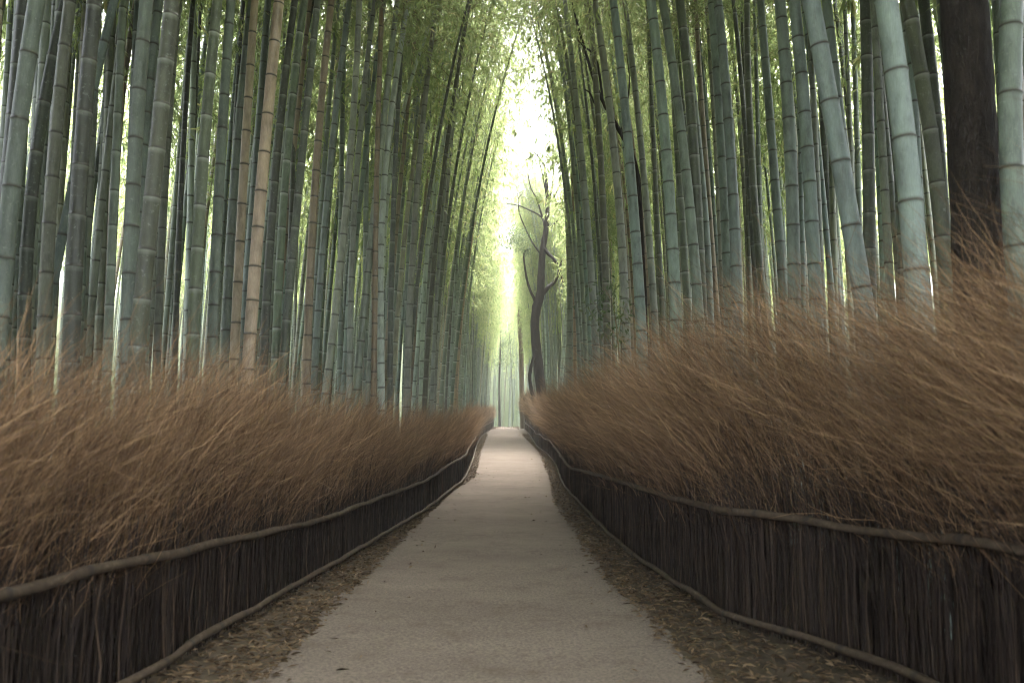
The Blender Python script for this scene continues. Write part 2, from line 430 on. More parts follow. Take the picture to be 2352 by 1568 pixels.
def fence(side):
    f, R, U = (fl, LR, UL) if side < 0 else (fr, RR, UR)
    inn = -side                                  # direction towards the path
    root = empty("brushwood_fence", (f(5.0), 5.0, gz(5.0)))
    base = np.array(root.location)
    off = inn * .05
    lo = smooth_line([(f(Y), Y, gz(Y) + .13) for Y in (-1.5, .5, 2.0) if Y < R[0, 1] - .4] + [tuple(p) for p in R]) + (off, 0, 0)
    up = upper(f, U, side) + (off, 0, 0)
    for nm, P, r in (("lower_rail", lo, .028), ("upper_rail", up, .029)):
        mb = MB(); pole(mb, P - base, r, .55)
        link(nm, mb.mesh(nm, [M_RAIL]), root)
    # upright stems behind the rails, then the leaning feathery twigs that rise from them
    mbs, mbt = MB(), MB()
    hgt = 2.08 if side < 0 else 2.65
    for (y0, y1, dens, twigs, fat) in ((-1.0, 8, 540, 8, .85), (8, 18, 290, 8, 1.1), (18, 40, 130, 7, 1.6), (40, 86, 55, 4, 3.0)):
        n = int((y1 - y0) * dens)
        Y = y0 + (y1 - y0) * rng.random(n)
        X = f(Y) - inn * (.02 + .34 * rng.random(n) ** 1.2)
        K = 7
        t = np.linspace(0, 1, K)[None, :]
        hh = hgt * (1 + (.28 * np.clip((Y - 36) / 16, 0, 1) if side > 0 else .1 * np.clip((Y - 45) / 12, 0, 1))) * (.66 + .38 * rng.random(n) + .24 * (rng.random(n) < .07) * (Y > 4) * rng.random(n)) * (1 + .06 * np.sin(Y * 1.3) + .05 * np.sin(Y * 3.7))
        clump = np.sin(Y * 5.1) * .5 + np.sin(Y * 2.3 + 1) * .5
        lean_x = inn * ((.12 if side < 0 else .40) + .16 * rng.standard_normal(n) + .07 * clump)
        lean_y = (.13 if side < 0 else .30) + .20 * rng.standard_normal(n) + .10 * clump
        tt = np.clip((t - .36) / .64, 0, 1) ** 1.5
        P = np.stack([X[:, None] + lean_x[:, None] * tt + .012 * rng.standard_normal((n, K)),
                      Y[:, None] + lean_y[:, None] * tt + .02 * rng.standard_normal((n, 1)) * t + .012 * rng.standard_normal((n, K)),
                      gz(Y)[:, None] + hh[:, None] * t * (1 - .12 * tt)], 2) - base
        r0 = (.0026 + .0036 * rng.random(n) ** 2) * fat
        strands(mbs, P[:, :5], r0[:, None] * np.linspace(1, .7, 5)[None, :], 0)  # lower part of each strand takes the colour darkened as shade
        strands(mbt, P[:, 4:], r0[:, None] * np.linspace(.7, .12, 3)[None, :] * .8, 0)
        for q in range(twigs):
            k0 = .36 + .60 * rng.random(n) ** .75
            seg = k0 * (K - 1); i0 = np.minimum(seg.astype(int), K - 2); fr_ = (seg - i0)[:, None]
            ii = np.arange(n)
            S = P[ii, i0] * (1 - fr_) + P[ii, i0 + 1] * fr_
            T = P[ii, i0 + 1] - P[ii, i0]; T /= np.linalg.norm(T, axis=1)[:, None]
            D = T + .35 * rng.standard_normal((n, 3)) + np.array((inn * .06, .07, 0.08)); D /= np.linalg.norm(D, axis=1)[:, None]
            L = (.22 + .38 * rng.random(n)) * (1.15 if side > 0 else 1.0)
            u = np.linspace(0, 1, 5)[None, :, None]
            bend = rng.standard_normal((n, 1, 3)) * .08 + np.array((inn * .06, .06, -.05))
            PP = S[:, None, :] + D[:, None, :] * L[:, None, None] * u + bend * L[:, None, None] * u * u
            PP += .013 * rng.standard_normal(PP.shape) * (u > 0)
            rr = (.0008 + .0011 * rng.random(n)) * fat
            strands(mbt, PP, rr[:, None] * np.array((1, .95, .8, .6, .2))[None, :], 0)
    n = 2600                                     # a second row of plain sticks close behind the rails
    Y = -1 + 11 * rng.random(n); X = f(Y) - inn * (.16 + .16 * rng.random(n)); t = np.linspace(0, 1, 4)[None, :]
    P = np.stack([X[:, None] + .02 * rng.standard_normal((n, 4)), Y[:, None] + .02 * rng.standard_normal((n, 4)), gz(Y)[:, None] + (1.0 + .35 * rng.random(n))[:, None] * t], 2) - base
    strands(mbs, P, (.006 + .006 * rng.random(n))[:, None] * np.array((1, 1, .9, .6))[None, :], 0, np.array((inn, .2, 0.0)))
    a = link("brush_stems", mbs.mesh("brush_stems", [M_STEM_SHADED]), root); a["kind"] = "stuff"
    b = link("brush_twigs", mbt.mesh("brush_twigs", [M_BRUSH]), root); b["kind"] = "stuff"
    return root
tag(fence(-1), "feathery brown brushwood fence with two pole rails left of the path", "fence", "brushwood fences lining the path")
tag(fence(1), "taller feathery brown brushwood fence leaning over the path from the right", "fence", "brushwood fences lining the path")

# ------------------------------------------------------------------ bamboo
def culm(mb, cfun, H, r0, spacing, sides=14, top=.10, mat_=0, rough=1.0):
    """cfun(z array) -> (n,3) centre line; node ridges, bloom below and scar line at each node"""
    zs, rad, at_ = [0.0], [1.0], [(0, 0)]
    z = random.uniform(.05, .3)
    while z < H - .1:
        L = spacing * random.uniform(.9, 1.1) * (.75 + .5 * min(z / 3.0, 1) - .25 * max(0, z / H - .6))
        if rough: rows = ((-.06, 1.0, .0, 0), (-.026, 1.0, .5, 0), (-.012, 1.03, 1.0, .0), (-.004, 1.07, .9, .7), (.0, 1.085, .5, 1), (.010, 1.07, 0, 1.0), (.016, 1.0, 0, .6), (.035, .985, .0, 0))
        else: rows = ((-.06, 1.0, 0, 0), (-.01, 1.05, 1, 0), (.004, 1.07, 0, 1), (.03, .99, 0, 0))
        for dz, m_, b_, s_ in rows:
            if z + dz > zs[-1] + .001: zs.append(z + dz); rad.append(m_); at_.append((b_, s_))
        z += L
    zs.append(H); rad.append(1.0); at_.append((0, 0))
    zs = np.array(zs)
    u = zs / H
    R = r0 * np.array(rad) * (1 - (1 - top) * np.clip(u, 0, 1) ** 1.9)
    tube(mb, cfun(zs), R, sides, mat_, np.array(at_))

def crown(cfun, H, start, blen, nodes, twl, lv, L, W, seed, branch=True):
    global rng
    keep = rng; rng = np.random.default_rng(seed)
    mb = MB()
    zb = start * H + (H - start * H) * (np.arange(nodes) / nodes) ** .95
    zb = np.repeat(zb, 2); n = len(zb)
    S = cfun(zb)
    az = rng.random(n) * 2 * math.pi
    rel = (zb / H - start) / (1 - start)
    Lb = blen * (.55 + .75 * np.sin(np.clip(rel, 0, 1) * math.pi * .85 + .35)) * (.7 + .6 * rng.random(n))
    D = np.stack([np.cos(az), np.sin(az), .75 + .35 * rng.random(n)], 1); D /= np.linalg.norm(D, axis=1)[:, None]
    K = 6; u = np.linspace(0, 1, K)
    P = S[:, None, :] + D[:, None, :] * (Lb[:, None] * u)[..., None]
    P[..., 2] -= (Lb[:, None] * (.25 + .65 * rng.random(n))[:, None] * u[None, :] ** 2.2)
    if branch: strands(mb, P, np.full((n, 1), .007) * np.linspace(1, .25, K)[None, :], 0)
    for q in range(twl):
        k = (.22 + .78 * rng.random(n)) * (K - 1); i0 = np.minimum(k.astype(int), K - 2); fr_ = (k - i0)[:, None]; ii = np.arange(n)
        B = P[ii, i0] * (1 - fr_) + P[ii, i0 + 1] * fr_
        T = P[ii, i0 + 1] - P[ii, i0]; T /= np.linalg.norm(T, axis=1)[:, None]
        TD = T + .8 * rng.standard_normal((n, 3)); TD /= np.linalg.norm(TD, axis=1)[:, None]
        tl = .15 + .35 * rng.random(n)
        u2 = np.linspace(0, 1, 3)
        PP = B[:, None, :] + TD[:, None, :] * (tl[:, None] * u2)[..., None]; PP[..., 2] -= .12 * u2[None, :] ** 2
        if branch: strands(mb, PP, np.full((n, 1), .003) * np.array((1, .8, .4))[None, :], 0)
        for w in range(lv):
            ff = (.3 + .7 * rng.random(n))[:, None]
            lb = PP[:, 0] + (PP[:, 2] - PP[:, 0]) * ff
            d = TD * .7 + .6 * rng.standard_normal((n, 3)) + np.array((0, 0, -.35)); d /= np.linalg.norm(d, axis=1)[:, None]
            sz = .75 + .5 * rng.random(n)
            leaves(mb, lb, d, L * sz, W * sz, 1, .35)
    rng = keep
    return mb

# templates: culm and foliage meshes shared by the copies (bend is towards +x)
TEMPL = []
for k in range(10):
    random.seed(100 + k)
    H = 16.0 + .6 * (k % 4)
    bend = (.9, 1.3, .5, 1.7, 1.1, .2, 1.5, 3.4, 4.6, 2.3)[k]; wob = random.uniform(-.05, .05); ph = random.uniform(0, 6)
    def cf(z, H=H, bend=bend, wob=wob, ph=ph):
        u = np.asarray(z) / H
        return np.stack([bend * (u ** 2.4 if bend < 3 else 3.4 * np.clip(u - .42, 0, 1) ** 2) + wob * np.sin(u * 5 + ph), wob * np.cos(u * 4 + ph) - wob * math.cos(ph), np.asarray(z) - .25 * bend * np.clip(u - .7, 0, 1) ** 2 * 3], 1)
    mb = MB(); culm(mb, cf, H, .055, .36, 10, .12)
    cme = mb.mesh("culm", [M_BAM])
    fme = crown(cf, H, (.57, .62, .55, .60, .56, .65, .61, .5, .5, .62)[k], 1.15 if k < 9 else 1.75, 27, 8, 6, .135, .021, 40 + k).mesh("foliage", [M_TWIG, M_LEAF])
    TEMPL.append((H, cf, cme, fme))

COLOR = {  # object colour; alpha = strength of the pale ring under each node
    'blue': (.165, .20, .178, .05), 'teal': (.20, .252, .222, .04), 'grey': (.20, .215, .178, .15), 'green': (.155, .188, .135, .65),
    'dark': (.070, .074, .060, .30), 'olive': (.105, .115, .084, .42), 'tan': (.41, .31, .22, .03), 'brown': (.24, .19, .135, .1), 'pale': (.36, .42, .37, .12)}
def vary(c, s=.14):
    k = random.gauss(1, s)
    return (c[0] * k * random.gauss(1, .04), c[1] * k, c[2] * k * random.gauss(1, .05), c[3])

LANE = []      # every bamboo base so far: (x, y)
G_NEAR = "bamboo stalks standing behind the brushwood fences"
Z = {1: (0, 1100 / 1078), 2: (1000, 1.0837), 3: (1900, 1.0837), 4: (2996, 1.0837)}
def traced(reg, pts, w, colr, D, label, H=None, spacing=.40):
    x0, s = Z[reg]
    px = [((x0 + x * s) / 1.7415, y * s / 1.7415) for x, y in pts]
    Y = D * F / (w * s / 1.7415)
    D *= 1.14
    for _ in range(30):                          # the foot must stand behind the fence
        a, b = sorted(px, key=lambda q: -q[1])[:2]
        A_, B_ = at(*a, Y), at(*b, Y)
        foot = A_[0] - (B_[0] - A_[0]) / (B_[2] - A_[2]) * (A_[2] - gz(Y))
        if fl(Y) - .45 < foot < fr(Y) + .45: Y *= 1.03; D *= 1.03
        else: break
    P = np.array([at(x, y, Y) for x, y in px])
    P = P[np.argsort(P[:, 2])]
    lowslope = (P[1, 0] - P[0, 0]) / (P[1, 2] - P[0, 2]); 
    deg = 2 if len(P) > 3 else 1
    co = np.polyfit(P[:, 2], P[:, 0], deg)
    zlo, zhi = P[0, 2], P[-1, 2]
    der = np.polyder(co)
    H = H or random.uniform(15, 17.5)
    x_lo, s_lo, x_hi, s_hi = np.polyval(co, zlo), np.polyval(der, zlo), np.polyval(co, zhi), np.polyval(der, zhi)
    bx = x_lo - s_lo * (zlo - gz(Y))
    gb = gheight(bx, Y) - .05
    inn = 1 if bx < 0 else -1
    dy = random.uniform(-.02, .03)
    arch = random.uniform(.02, .055) if abs(bx) < 4.2 and Y < 12.5 else .012  # extra bend added to near tops, out of view, shades the path
    def cf(z):
        z = np.asarray(z, float); a = z + gb
        x = np.where(a < zlo, x_lo + s_lo * (a - zlo), np.where(a > zhi, x_hi + s_hi * (a - zhi) + inn * arch * np.clip(a - max(zhi, 7.5), 0, 99) ** 2, np.polyval(co, np.clip(a, zlo, zhi))))
        return np.stack([x - bx, dy * z, z], 1)
    root = empty("bamboo_stalk", (bx, Y, gb))
    mb = MB(); culm(mb, cf, H, D / 2, spacing, 18, .16)
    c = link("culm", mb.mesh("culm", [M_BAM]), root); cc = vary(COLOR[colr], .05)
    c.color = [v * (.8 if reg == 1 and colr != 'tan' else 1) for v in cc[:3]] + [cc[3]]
    fo = link("foliage", crown(cf, H, random.uniform(.55, .62) + (.12 if Y > 17 else 0), 1.3, 30, 10, 6, .145, .024, 300 + len(LANE)).mesh("foliage", [M_TWIG, M_LEAF]), root)
    tag(root, label, "bamboo", G_NEAR)
    LANE.append((bx, Y))
    return root

random.seed(5)
TR = [
 (1, [(68, 0), (47, 280), (30, 480), (14, 700)], 50, 'dark', .125, "dark bamboo with broad pale rings at the left edge of the photo", .44),
 (1, [(150, 0), (105, 318), (75, 550), (45, 775), (20, 1000), (4, 1230)], 60, 'blue', .13, "thick slate grey bamboo, second from the left edge, its dark joints far apart", .5),
 (1, [(232, 0), (165, 350), (130, 530), (112, 715), (95, 900), (85, 1250)], 45, 'dark', .115, "dark slanting bamboo directly right of the thick slate grey one at far left", .4),
 (1, [(290, 0), (270, 200), (250, 370), (225, 540), (215, 710), (195, 1040), (180, 1260)], 46, 'grey', .115, "dim green bamboo left of the steeply leaning slim bamboo", .38),
 (1, [(440, 0), (375, 250), (345, 415), (315, 580), (270, 750), (240, 920), (205, 1090), (180, 1260)], 33, 'blue', .085, "slim bluish bamboo leaning most steeply of all on the left", .4),
 (1, [(385, 0), (365, 170), (345, 360), (330, 550), (318, 740), (308, 925), (295, 1110), (285, 1290)], 56, 'dark', .135, "thick near-black bamboo with pale rings crossed by the steeply leaning slim one", .43),
 (1, [(455, 0), (410, 450), (378, 900), (370, 1020)], 28, 'olive', .10, "narrow olive bamboo right of the thick near-black ringed one", .38),
 (1, [(505, 100), (450, 550), (430, 830), (420, 1100)], 26, 'brown', .10, "narrow dull brown bamboo left of the broad slate bamboo on the left", .38),
 (1, [(572, 0), (550, 170), (545, 310), (535, 460), (525, 605), (518, 750), (513, 900), (508, 1040), (503, 1190)], 52, 'blue', .125, "broad slate bamboo with faint dark joints left of the brown-tinged ringed one", .36),
 (1, [(625, 0), (600, 240), (585, 370), (570, 490), (560, 610), (545, 900)], 32, 'blue', .10, "medium bluish bamboo squeezed between the broad slate and brown-tinged ringed bamboos", .36),
 (1, [(680, 0), (660, 150), (645, 305), (630, 460), (615, 620), (600, 770), (583, 925), (565, 1085), (553, 1240)], 58, 'olive', .135, "thickest brown-tinged dark bamboo with thin pale rings in the left grove", .38),
 (1, [(712, 0), (680, 400), (660, 660), (650, 780), (640, 900), (635, 1120)], 28, 'grey', .10, "narrow grey bamboo just right of the thick brown-tinged ringed one", .36),
 (1, [(770, 0), (745, 410), (725, 600), (715, 760), (710, 930), (700, 1100), (695, 1270)], 22, 'dark', .09, "thin blackish bamboo left of the grey green bamboo with bright white rings", .38),
 (1, [(792, 0), (775, 300), (760, 600), (745, 900)], 16, 'dark', .075, "thinnest blackish bamboo touching the bright ringed grey green one from the left", .38),
 (1, [(845, 0), (835, 90), (822, 230), (808, 378), (800, 520), (788, 665), (778, 808), (770, 950), (765, 1095), (757, 1235), (750, 1375)], 43, 'green', .125, "grey green bamboo with bright white rings left of the slim blue green one", .42),
 (1, [(912, 0), (897, 205), (890, 325), (880, 440), (870, 550), (868, 660), (862, 770), (855, 885), (850, 995), (847, 1105), (840, 1220), (835, 1320)], 38, 'blue', .12, "blue green bamboo with dark joints next right of the bright ringed one", .36),
 (1, [(952, 0), (940, 110), (930, 265), (920, 500), (908, 800)], 18, 'dark', .085, "thin dark bamboo between two blue green ones left of the tan pair", .36),
 (1, [(985, 100), (960, 310), (950, 450), (935, 600), (920, 735), (915, 875), (905, 1015), (897, 1150), (890, 1285)], 36, 'blue', .14, "blue green bamboo pressed against the left side of the tan pair", .40),
 (1, [(1008, 0), (1000, 120), (990, 265), (978, 410), (968, 555), (959, 697), (952, 845), (945, 985), (937, 1120), (927, 1260)], 34, 'tan', .12, "pinkish tan dead bamboo, left one of the tan pair", .42),
 (1, [(1026, 100), (1015, 310), (1005, 450), (995, 590), (985, 720), (975, 900)], 32, 'blue', .145, "slate blue bamboo showing in the slit between the tan pair", .40),
 (1, [(1082, 0), (1068, 180), (1050, 355), (1040, 490), (1028, 610), (1016, 740), (1006, 870), (997, 995), (989, 1125), (980, 1250), (975, 1360)], 44, 'tan', .145, "thicker pinkish tan dead bamboo, right one of the tan pair", .40),
 (2, [(150, 0), (120, 240), (105, 360), (95, 470), (88, 590), (80, 700), (72, 815), (65, 925), (55, 1150), (45, 1250)], 30, 'dark', .12, "dark ringed bamboo directly right of the tan pair", .38),
 (2, [(178, 120), (158, 280), (148, 385), (140, 490), (130, 597), (120, 700), (115, 808), (110, 915), (105, 1020), (100, 1125), (95, 1225), (90, 1330)], 28, 'green', .115, "green bamboo with white rings, second to the right of the tan pair", .42),
 (2, [(217, 0), (190, 150), (178, 240), (150, 600)], 19, 'dark', .09, "thin dark bamboo behind the white-ringed green one right of the tan pair", .38),
 (2, [(258, 0), (240, 150), (228, 260), (215, 400), (200, 540), (190, 680), (175, 820), (160, 930), (152, 1015), (145, 1100), (130, 1280)], 28, 'olive', .115, "dark olive bamboo left of the reddish brown stalk", .40),
 (2, [(312, 0), (290, 160), (275, 310), (265, 480), (254, 590), (245, 700), (238, 780), (232, 890), (228, 960), (222, 1115), (218, 1200), (213, 1350)], 28, 'brown', .12, "reddish brown single stalk between dark olive and blue green bamboos on the left", .36),
 (2, [(352, 0), (335, 150), (320, 280), (300, 500), (288, 640), (275, 720), (265, 800), (260, 950), (252, 1060), (245, 1200)], 24, 'blue', .11, "blue green bamboo just right of the reddish brown stalk", .38),
 (2, [(397, 0), (390, 240), (385, 300), (375, 580), (352, 750), (338, 850), (325, 1000), (312, 1150), (300, 1300)], 26, 'grey', .115, "grey green bamboo that bends near mid height, left of the pale crossing pair", .36),
 (2, [(467, 0), (450, 100), (430, 220), (415, 330), (400, 470), (398, 620), (394, 770), (385, 900), (365, 1170)], 21, 'grey', .10, "slender grey bamboo rising left of the pale crossing pair", .36),
 (2, [(602, 0), (570, 110), (545, 260), (530, 360), (517, 480), (503, 700), (487, 950), (480, 1140)], 23, 'pale', .115, "palest whitish bamboo of the left grove, sloping right into the leaves", .36),
 (2, [(545, 0), (530, 120), (505, 430), (480, 610), (465, 700), (455, 790), (440, 960), (425, 1110), (410, 1250), (400, 1390)], 26, 'grey', .125, "grey green bamboo crossing the palest whitish stalk on the left", .36),
 (2, [(700, 0), (680, 80), (652, 180), (600, 290), (548, 480), (512, 700), (500, 900)], 16, 'pale', .09, "branchy pale stalk leaning far right under the left leaves", .36),
 (2, [(675, 100), (645, 350), (630, 500), (620, 620), (610, 760), (600, 900), (595, 1100), (588, 1280), (575, 1400)], 23, 'grey', .13, "thick brownish grey bamboo, last broad one before the far left wall", .36),
 (3, [(283, 0), (310, 150), (345, 340), (372, 550), (372, 650), (365, 800), (360, 900)], 14, 'pale', .11, "pale thin bamboo arching left high above the crooked tree", .36),
 (3, [(338, 0), (350, 140), (370, 280), (385, 430), (395, 560), (405, 660), (415, 820), (425, 890), (430, 1000), (440, 1120), (445, 1250)], 26, 'grey', .14, "grey green bamboo with a slight curve, second broad one right of the crooked tree", .36),
 (3, [(290, 290), (315, 410), (325, 540), (331, 630), (337, 700), (343, 850), (346, 950), (350, 1100), (352, 1240)], 24, 'grey', .17, "light grey bamboo, first broad one right of the crooked tree", .34),
 (3, [(440, 0), (460, 140), (480, 240), (490, 330), (500, 430), (510, 520), (520, 610), (527, 710), (534, 805), (540, 900), (545, 1000), (553, 1090), (558, 1165)], 30, 'grey', .14, "dim grey bamboo left of the teal bamboo that hides the dark leaning trunk", .36),
 (3, [(370, 30), (385, 150), (400, 250), (415, 400), (427, 500), (445, 720)], 12, 'dark', .08, "thin blackish bamboo between the curved grey green and dark green ones", .36),
 (3, [(430, 0), (445, 250), (465, 500), (471, 620), (476, 770), (480, 900), (485, 1000), (488, 1170), (490, 1280)], 26, 'olive', .14, "dark green bamboo above the leafy sapling on the right", .36),
 (3, [(510, 0), (520, 100), (530, 210), (545, 325), (555, 440), (565, 550), (577, 660), (586, 770), (594, 870), (600, 970), (606, 1080), (611, 1170), (615, 1270)], 36, 'teal', .15, "teal bamboo standing in front of the dark leaning trunk on the right", .42),
 (3, [(548, 0), (570, 150), (580, 240), (590, 330), (600, 490), (607, 570), (620, 650), (630, 720), (638, 805), (645, 890), (650, 960), (655, 1040), (657, 1190)], 25, 'grey', .125, "slimmer grey bamboo on the right edge of the dark leaning trunk", .38),
 (3, [(625, 0), (635, 80), (645, 200), (650, 450), (655, 600), (662, 700), (682, 1000)], 18, 'olive', .10, "narrow olive bamboo left of the thick teal bamboo with dark joints", .36),
 (3, [(650, 0), (657, 55), (675, 180), (687, 305), (696, 430), (706, 555), (715, 685), (722, 805), (731, 930), (738, 1045), (743, 1160), (746, 1280)], 40, 'teal', .155, "thick teal bamboo with dark joints left of the bright slanting teal one", .42),
 (3, [(690, 0), (700, 45), (717, 180), (736, 320), (754, 455), (772, 580), (788, 715), (800, 840), (811, 960), (820, 1080), (827, 1190), (832, 1300)], 36, 'teal', .145, "bright slanting teal bamboo crossing a dull olive one in the right grove", .44),
 (3, [(747, 0), (757, 80), (770, 170), (780, 285), (791, 400), (800, 520), (807, 640), (816, 765), (823, 880)], 38, 'olive', .155, "dull olive bamboo crossed by the bright slanting teal one", .40),
 (3, [(825, 30), (840, 300), (855, 500), (866, 700), (880, 900)], 21, 'brown', .11, "tan brown bamboo left of the two close teal bamboos", .40),
 (3, [(860, 0), (870, 45), (880, 190), (887, 320), (896, 460), (905, 600), (913, 725), (920, 850), (927, 985), (931, 1095), (935, 1200)], 33, 'teal', .145, "left one of the two close teal bamboos right of centre", .42),
 (3, [(905, 0), (915, 115), (928, 265), (940, 410), (950, 560), (957, 705), (962, 845), (967, 985), (971, 1120), (975, 1250)], 38, 'blue', .15, "right one of the two close teal bamboos right of centre", .46),
 (3, [(970, 0), (985, 150), (1000, 350), (1012, 520)], 20, 'dark', .10, "narrow dark bamboo high up right of the two close teal ones", .38),
 (3, [(730, 300), (745, 620), (760, 760), (772, 915), (779, 1060), (785, 1200)], 27, 'green', .145, "white-ringed bamboo half hidden between two teal ones behind the right fence", .40),
 (3, [(840, 600), (852, 750), (865, 960), (871, 1150)], 27, 'blue', .14, "slate bamboo in the shade behind the bright slanting teal one", .40),
 (4, [(8, 0), (10, 170), (14, 460), (22, 610), (33, 760), (45, 905), (55, 1050), (65, 1185)], 27, 'olive', .13, "dim grey brown bamboo with narrow white rings in the right grove", .40),
 (4, [(45, 0), (60, 200), (75, 400), (86, 520), (100, 710), (110, 800), (122, 1000)], 33, 'blue', .14, "darker teal bamboo beside the dim white-ringed grey brown one", .40),
 (4, [(113, 0), (120, 95), (132, 250), (145, 400), (153, 550), (158, 700), (161, 845), (164, 985), (167, 1120), (170, 1250)], 44, 'teal', .15, "upright broad teal bamboo, left of the two that flank the dark shadow slit", .38),
 (4, [(180, 0), (190, 25), (205, 170), (216, 315), (225, 465), (231, 610), (239, 760), (246, 905), (251, 1040), (256, 1175), (259, 1300), (265, 1420)], 46, 'teal', .15, "brightest upright teal bamboo whose foot shows low through the brush", .39),
 (4, [(235, 0), (262, 155), (297, 360), (335, 565), (370, 765), (402, 960), (430, 1155)], 64, 'teal', .155, "thick blotched teal bamboo leaning left, most tilted in the right grove", .46),
 (4, [(305, 0), (320, 155), (335, 300), (350, 440), (365, 560)], 38, 'teal', .13, "teal bamboo passing behind the thick blotched leaning one", .40),
 (4, [(415, 0), (425, 195), (428, 340), (430, 490), (431, 635), (434, 790), (440, 935)], 42, 'olive', .14, "upright dark olive bamboo with white rings right of the blotched leaning one", .40),
 (4, [(525, 0), (545, 155), (570, 380), (597, 605), (617, 830), (630, 1050)], 78, 'teal', .155, "thickest blotched teal bamboo of the right grove, left of the dark tree trunk", .44),
 (4, [(567, 0), (580, 65), (612, 225), (640, 385), (667, 550), (690, 710), (705, 880), (720, 1050)], 50, 'olive', .135, "dark white-ringed bamboo right beside the thickest blotched teal one", .44),
 (4, [(490, 100), (515, 350), (545, 690), (560, 850), (570, 1020)], 36, 'blue', .14, "teal bamboo peeking out left of the thickest blotched one", .42),
 (4, [(672, 0), (690, 200), (710, 405), (721, 600), (727, 680)], 42, 'olive', .135, "dark ringed bamboo touching the left side of the big dark trunk", .44),
 (4, [(712, 0), (720, 120), (737, 290)], 40, 'blue', .14, "pale teal bamboo half hidden by the left edge of the dark trunk", .44),
 (4, [(960, 0), (946, 310), (958, 550), (973, 795), (985, 1020)], 75, 'blue', .15, "thick blotched teal bamboo right of the big dark trunk", .46),
 (4, [(1005, 0), (1012, 400), (1020, 800)], 45, 'blue', .14, "bamboo at the right edge of the photo behind the thick blotched one", .44),
 (4, [(262, 350), (280, 680), (292, 800), (297, 990)], 27, 'dark', .13, "dark shaded bamboo between the brightest teal and the blotched leaning one", .40),
]
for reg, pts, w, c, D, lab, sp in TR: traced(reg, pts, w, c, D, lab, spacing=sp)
NTR = len(TR)

# the rest of the grove: scattered positions, the most visible become things, the others one thicket
random.seed(21)
cand = []
def free(x, y, dmin): return all((x - a) ** 2 + (y - b) ** 2 > dmin * dmin for a, b in LANE)
def scatter(n, yr, xr, dmin):
    k = 0
    while k < n:
        Y = random.uniform(*yr)
        side = random.choice((-1, 1))
        X = (fl(Y) - random.uniform(*xr)) if side < 0 else (fr(Y) + random.uniform(*xr))
        k += 1
        if abs(X) > .72 * Y + 2 and Y > 8: continue
        if side < 0 and Y < 14 and X > -4.3 - .10 * Y: continue
        if side > 0 and Y < 17 and X < 2.9 + .05 * Y: continue
        if side > 0 and Y < 15 and X < 3.1 + .14 * Y: continue
        if side > 0 and Y < 47 and 1176 + F * X / Y < 1318: continue
        if side > 0 and Y < 58 and 1176 + F * X / Y < 1238: continue
        if not free(X, Y, dmin): continue
        LANE.append((X, Y)); cand.append((X, Y, side))
scatter(700, (14, 86), (.45, 2.0), .36)
scatter(140, (46, 60), (.4, 2.2), .4)
scatter(230, (8, 21), (1.2, 6.5), .42)
scatter(800, (9, 60), (1.5, 9), .55)
scatter(550, (16, 75), (4, 34), .75)
for k in range(150):                                      # beyond the crest, where the path is lost
    X, Y = random.uniform(-7, 7), random.uniform(90, 128)
    if free(X, Y, .6) and not (-1.6 < X < .2 and Y < 96): LANE.append((X, Y)); cand.append((X, Y, -1 if X < 0 else 1))
NVIS = len(cand)
k = 0
while k < 1300:                                            # deep inside both groves
    Y = random.uniform(10, 120); X = random.choice((-1, 1)) * random.uniform(14, 75); k += 1
    if abs(X) < 10 + .05 * Y or abs(X) > .78 * Y + 6 or not free(X, Y, .6): continue
    LANE.append((X, Y)); cand.append((X, Y, -1 if X < 0 else 1))
for k in range(420):                                      # up the slope past the end of the path
    Y = random.uniform(120, 190); X = random.uniform(-26, 26)
    if free(X, Y, .9): LANE.append((X, Y)); cand.append((X, Y, -1 if X < 0 else 1))
cov = np.zeros(2352, bool)
for o_ in TR: pass
vis = []
allb = [(x, y, True, i) for i, (x, y) in enumerate(LANE[:NTR])] + [(x, y, False, i) for i, (x, y, s) in enumerate(cand[:NVIS])]
allb.sort(key=lambda q: q[1])
for x, y, tr_, i in allb:
    p = 1176 + F * x / (y * CP); w = .12 * F / y / 2
    a, b = int(max(p - w, 0)), int(min(p + w + 1, 2352))
    if b > a:
        v = int((~cov[a:b]).sum())
        if not tr_: vis.append((max(v, 0) + .05 * w, i))
        cov[a:b] = True
vis.sort(reverse=True)
NIND = 296 - NTR
chosen = set(i for v, i in vis[:NIND])
TINTS = ['blue', 'grey', 'grey', 'olive', 'green', 'blue', 'dark', 'grey', 'brown', 'teal', 'green', 'pale']
ADJ = {'blue': 'blue green', 'grey': 'grey green', 'olive': 'olive', 'green': 'white-ringed green', 'dark': 'dark', 'brown': 'brown', 'teal': 'teal', 'pale': 'pale', 'tan': 'tan'}
MARKS = [(-40, "left photo edge"), (290, "near-black ringed bamboo"), (470, "bright ringed bamboo"), (590, "tan pair"), (720, "reddish brown stalk"), (850, "palest stalk"), (960, "far left wall"), (1176, "path"),
         (1310, "crooked tree"), (1420, "leafy sapling"), (1560, "slanting teal bamboo"), (1690, "two close teal bamboos"), (1840, "brightest teal bamboo"), (1960, "blotched leaning bamboo"), (2080, "thickest blotched bamboo"), (2243, "big dark trunk"), (2420, "right photo edge")]
ORD = ["first", "second", "third", "fourth", "fifth", "sixth", "seventh", "eighth", "ninth", "tenth", "eleventh", "twelfth", "thirteenth", "fourteenth", "fifteenth", "sixteenth", "seventeenth", "eighteenth", "nineteenth", "twentieth"]
sect = {}
thick = []
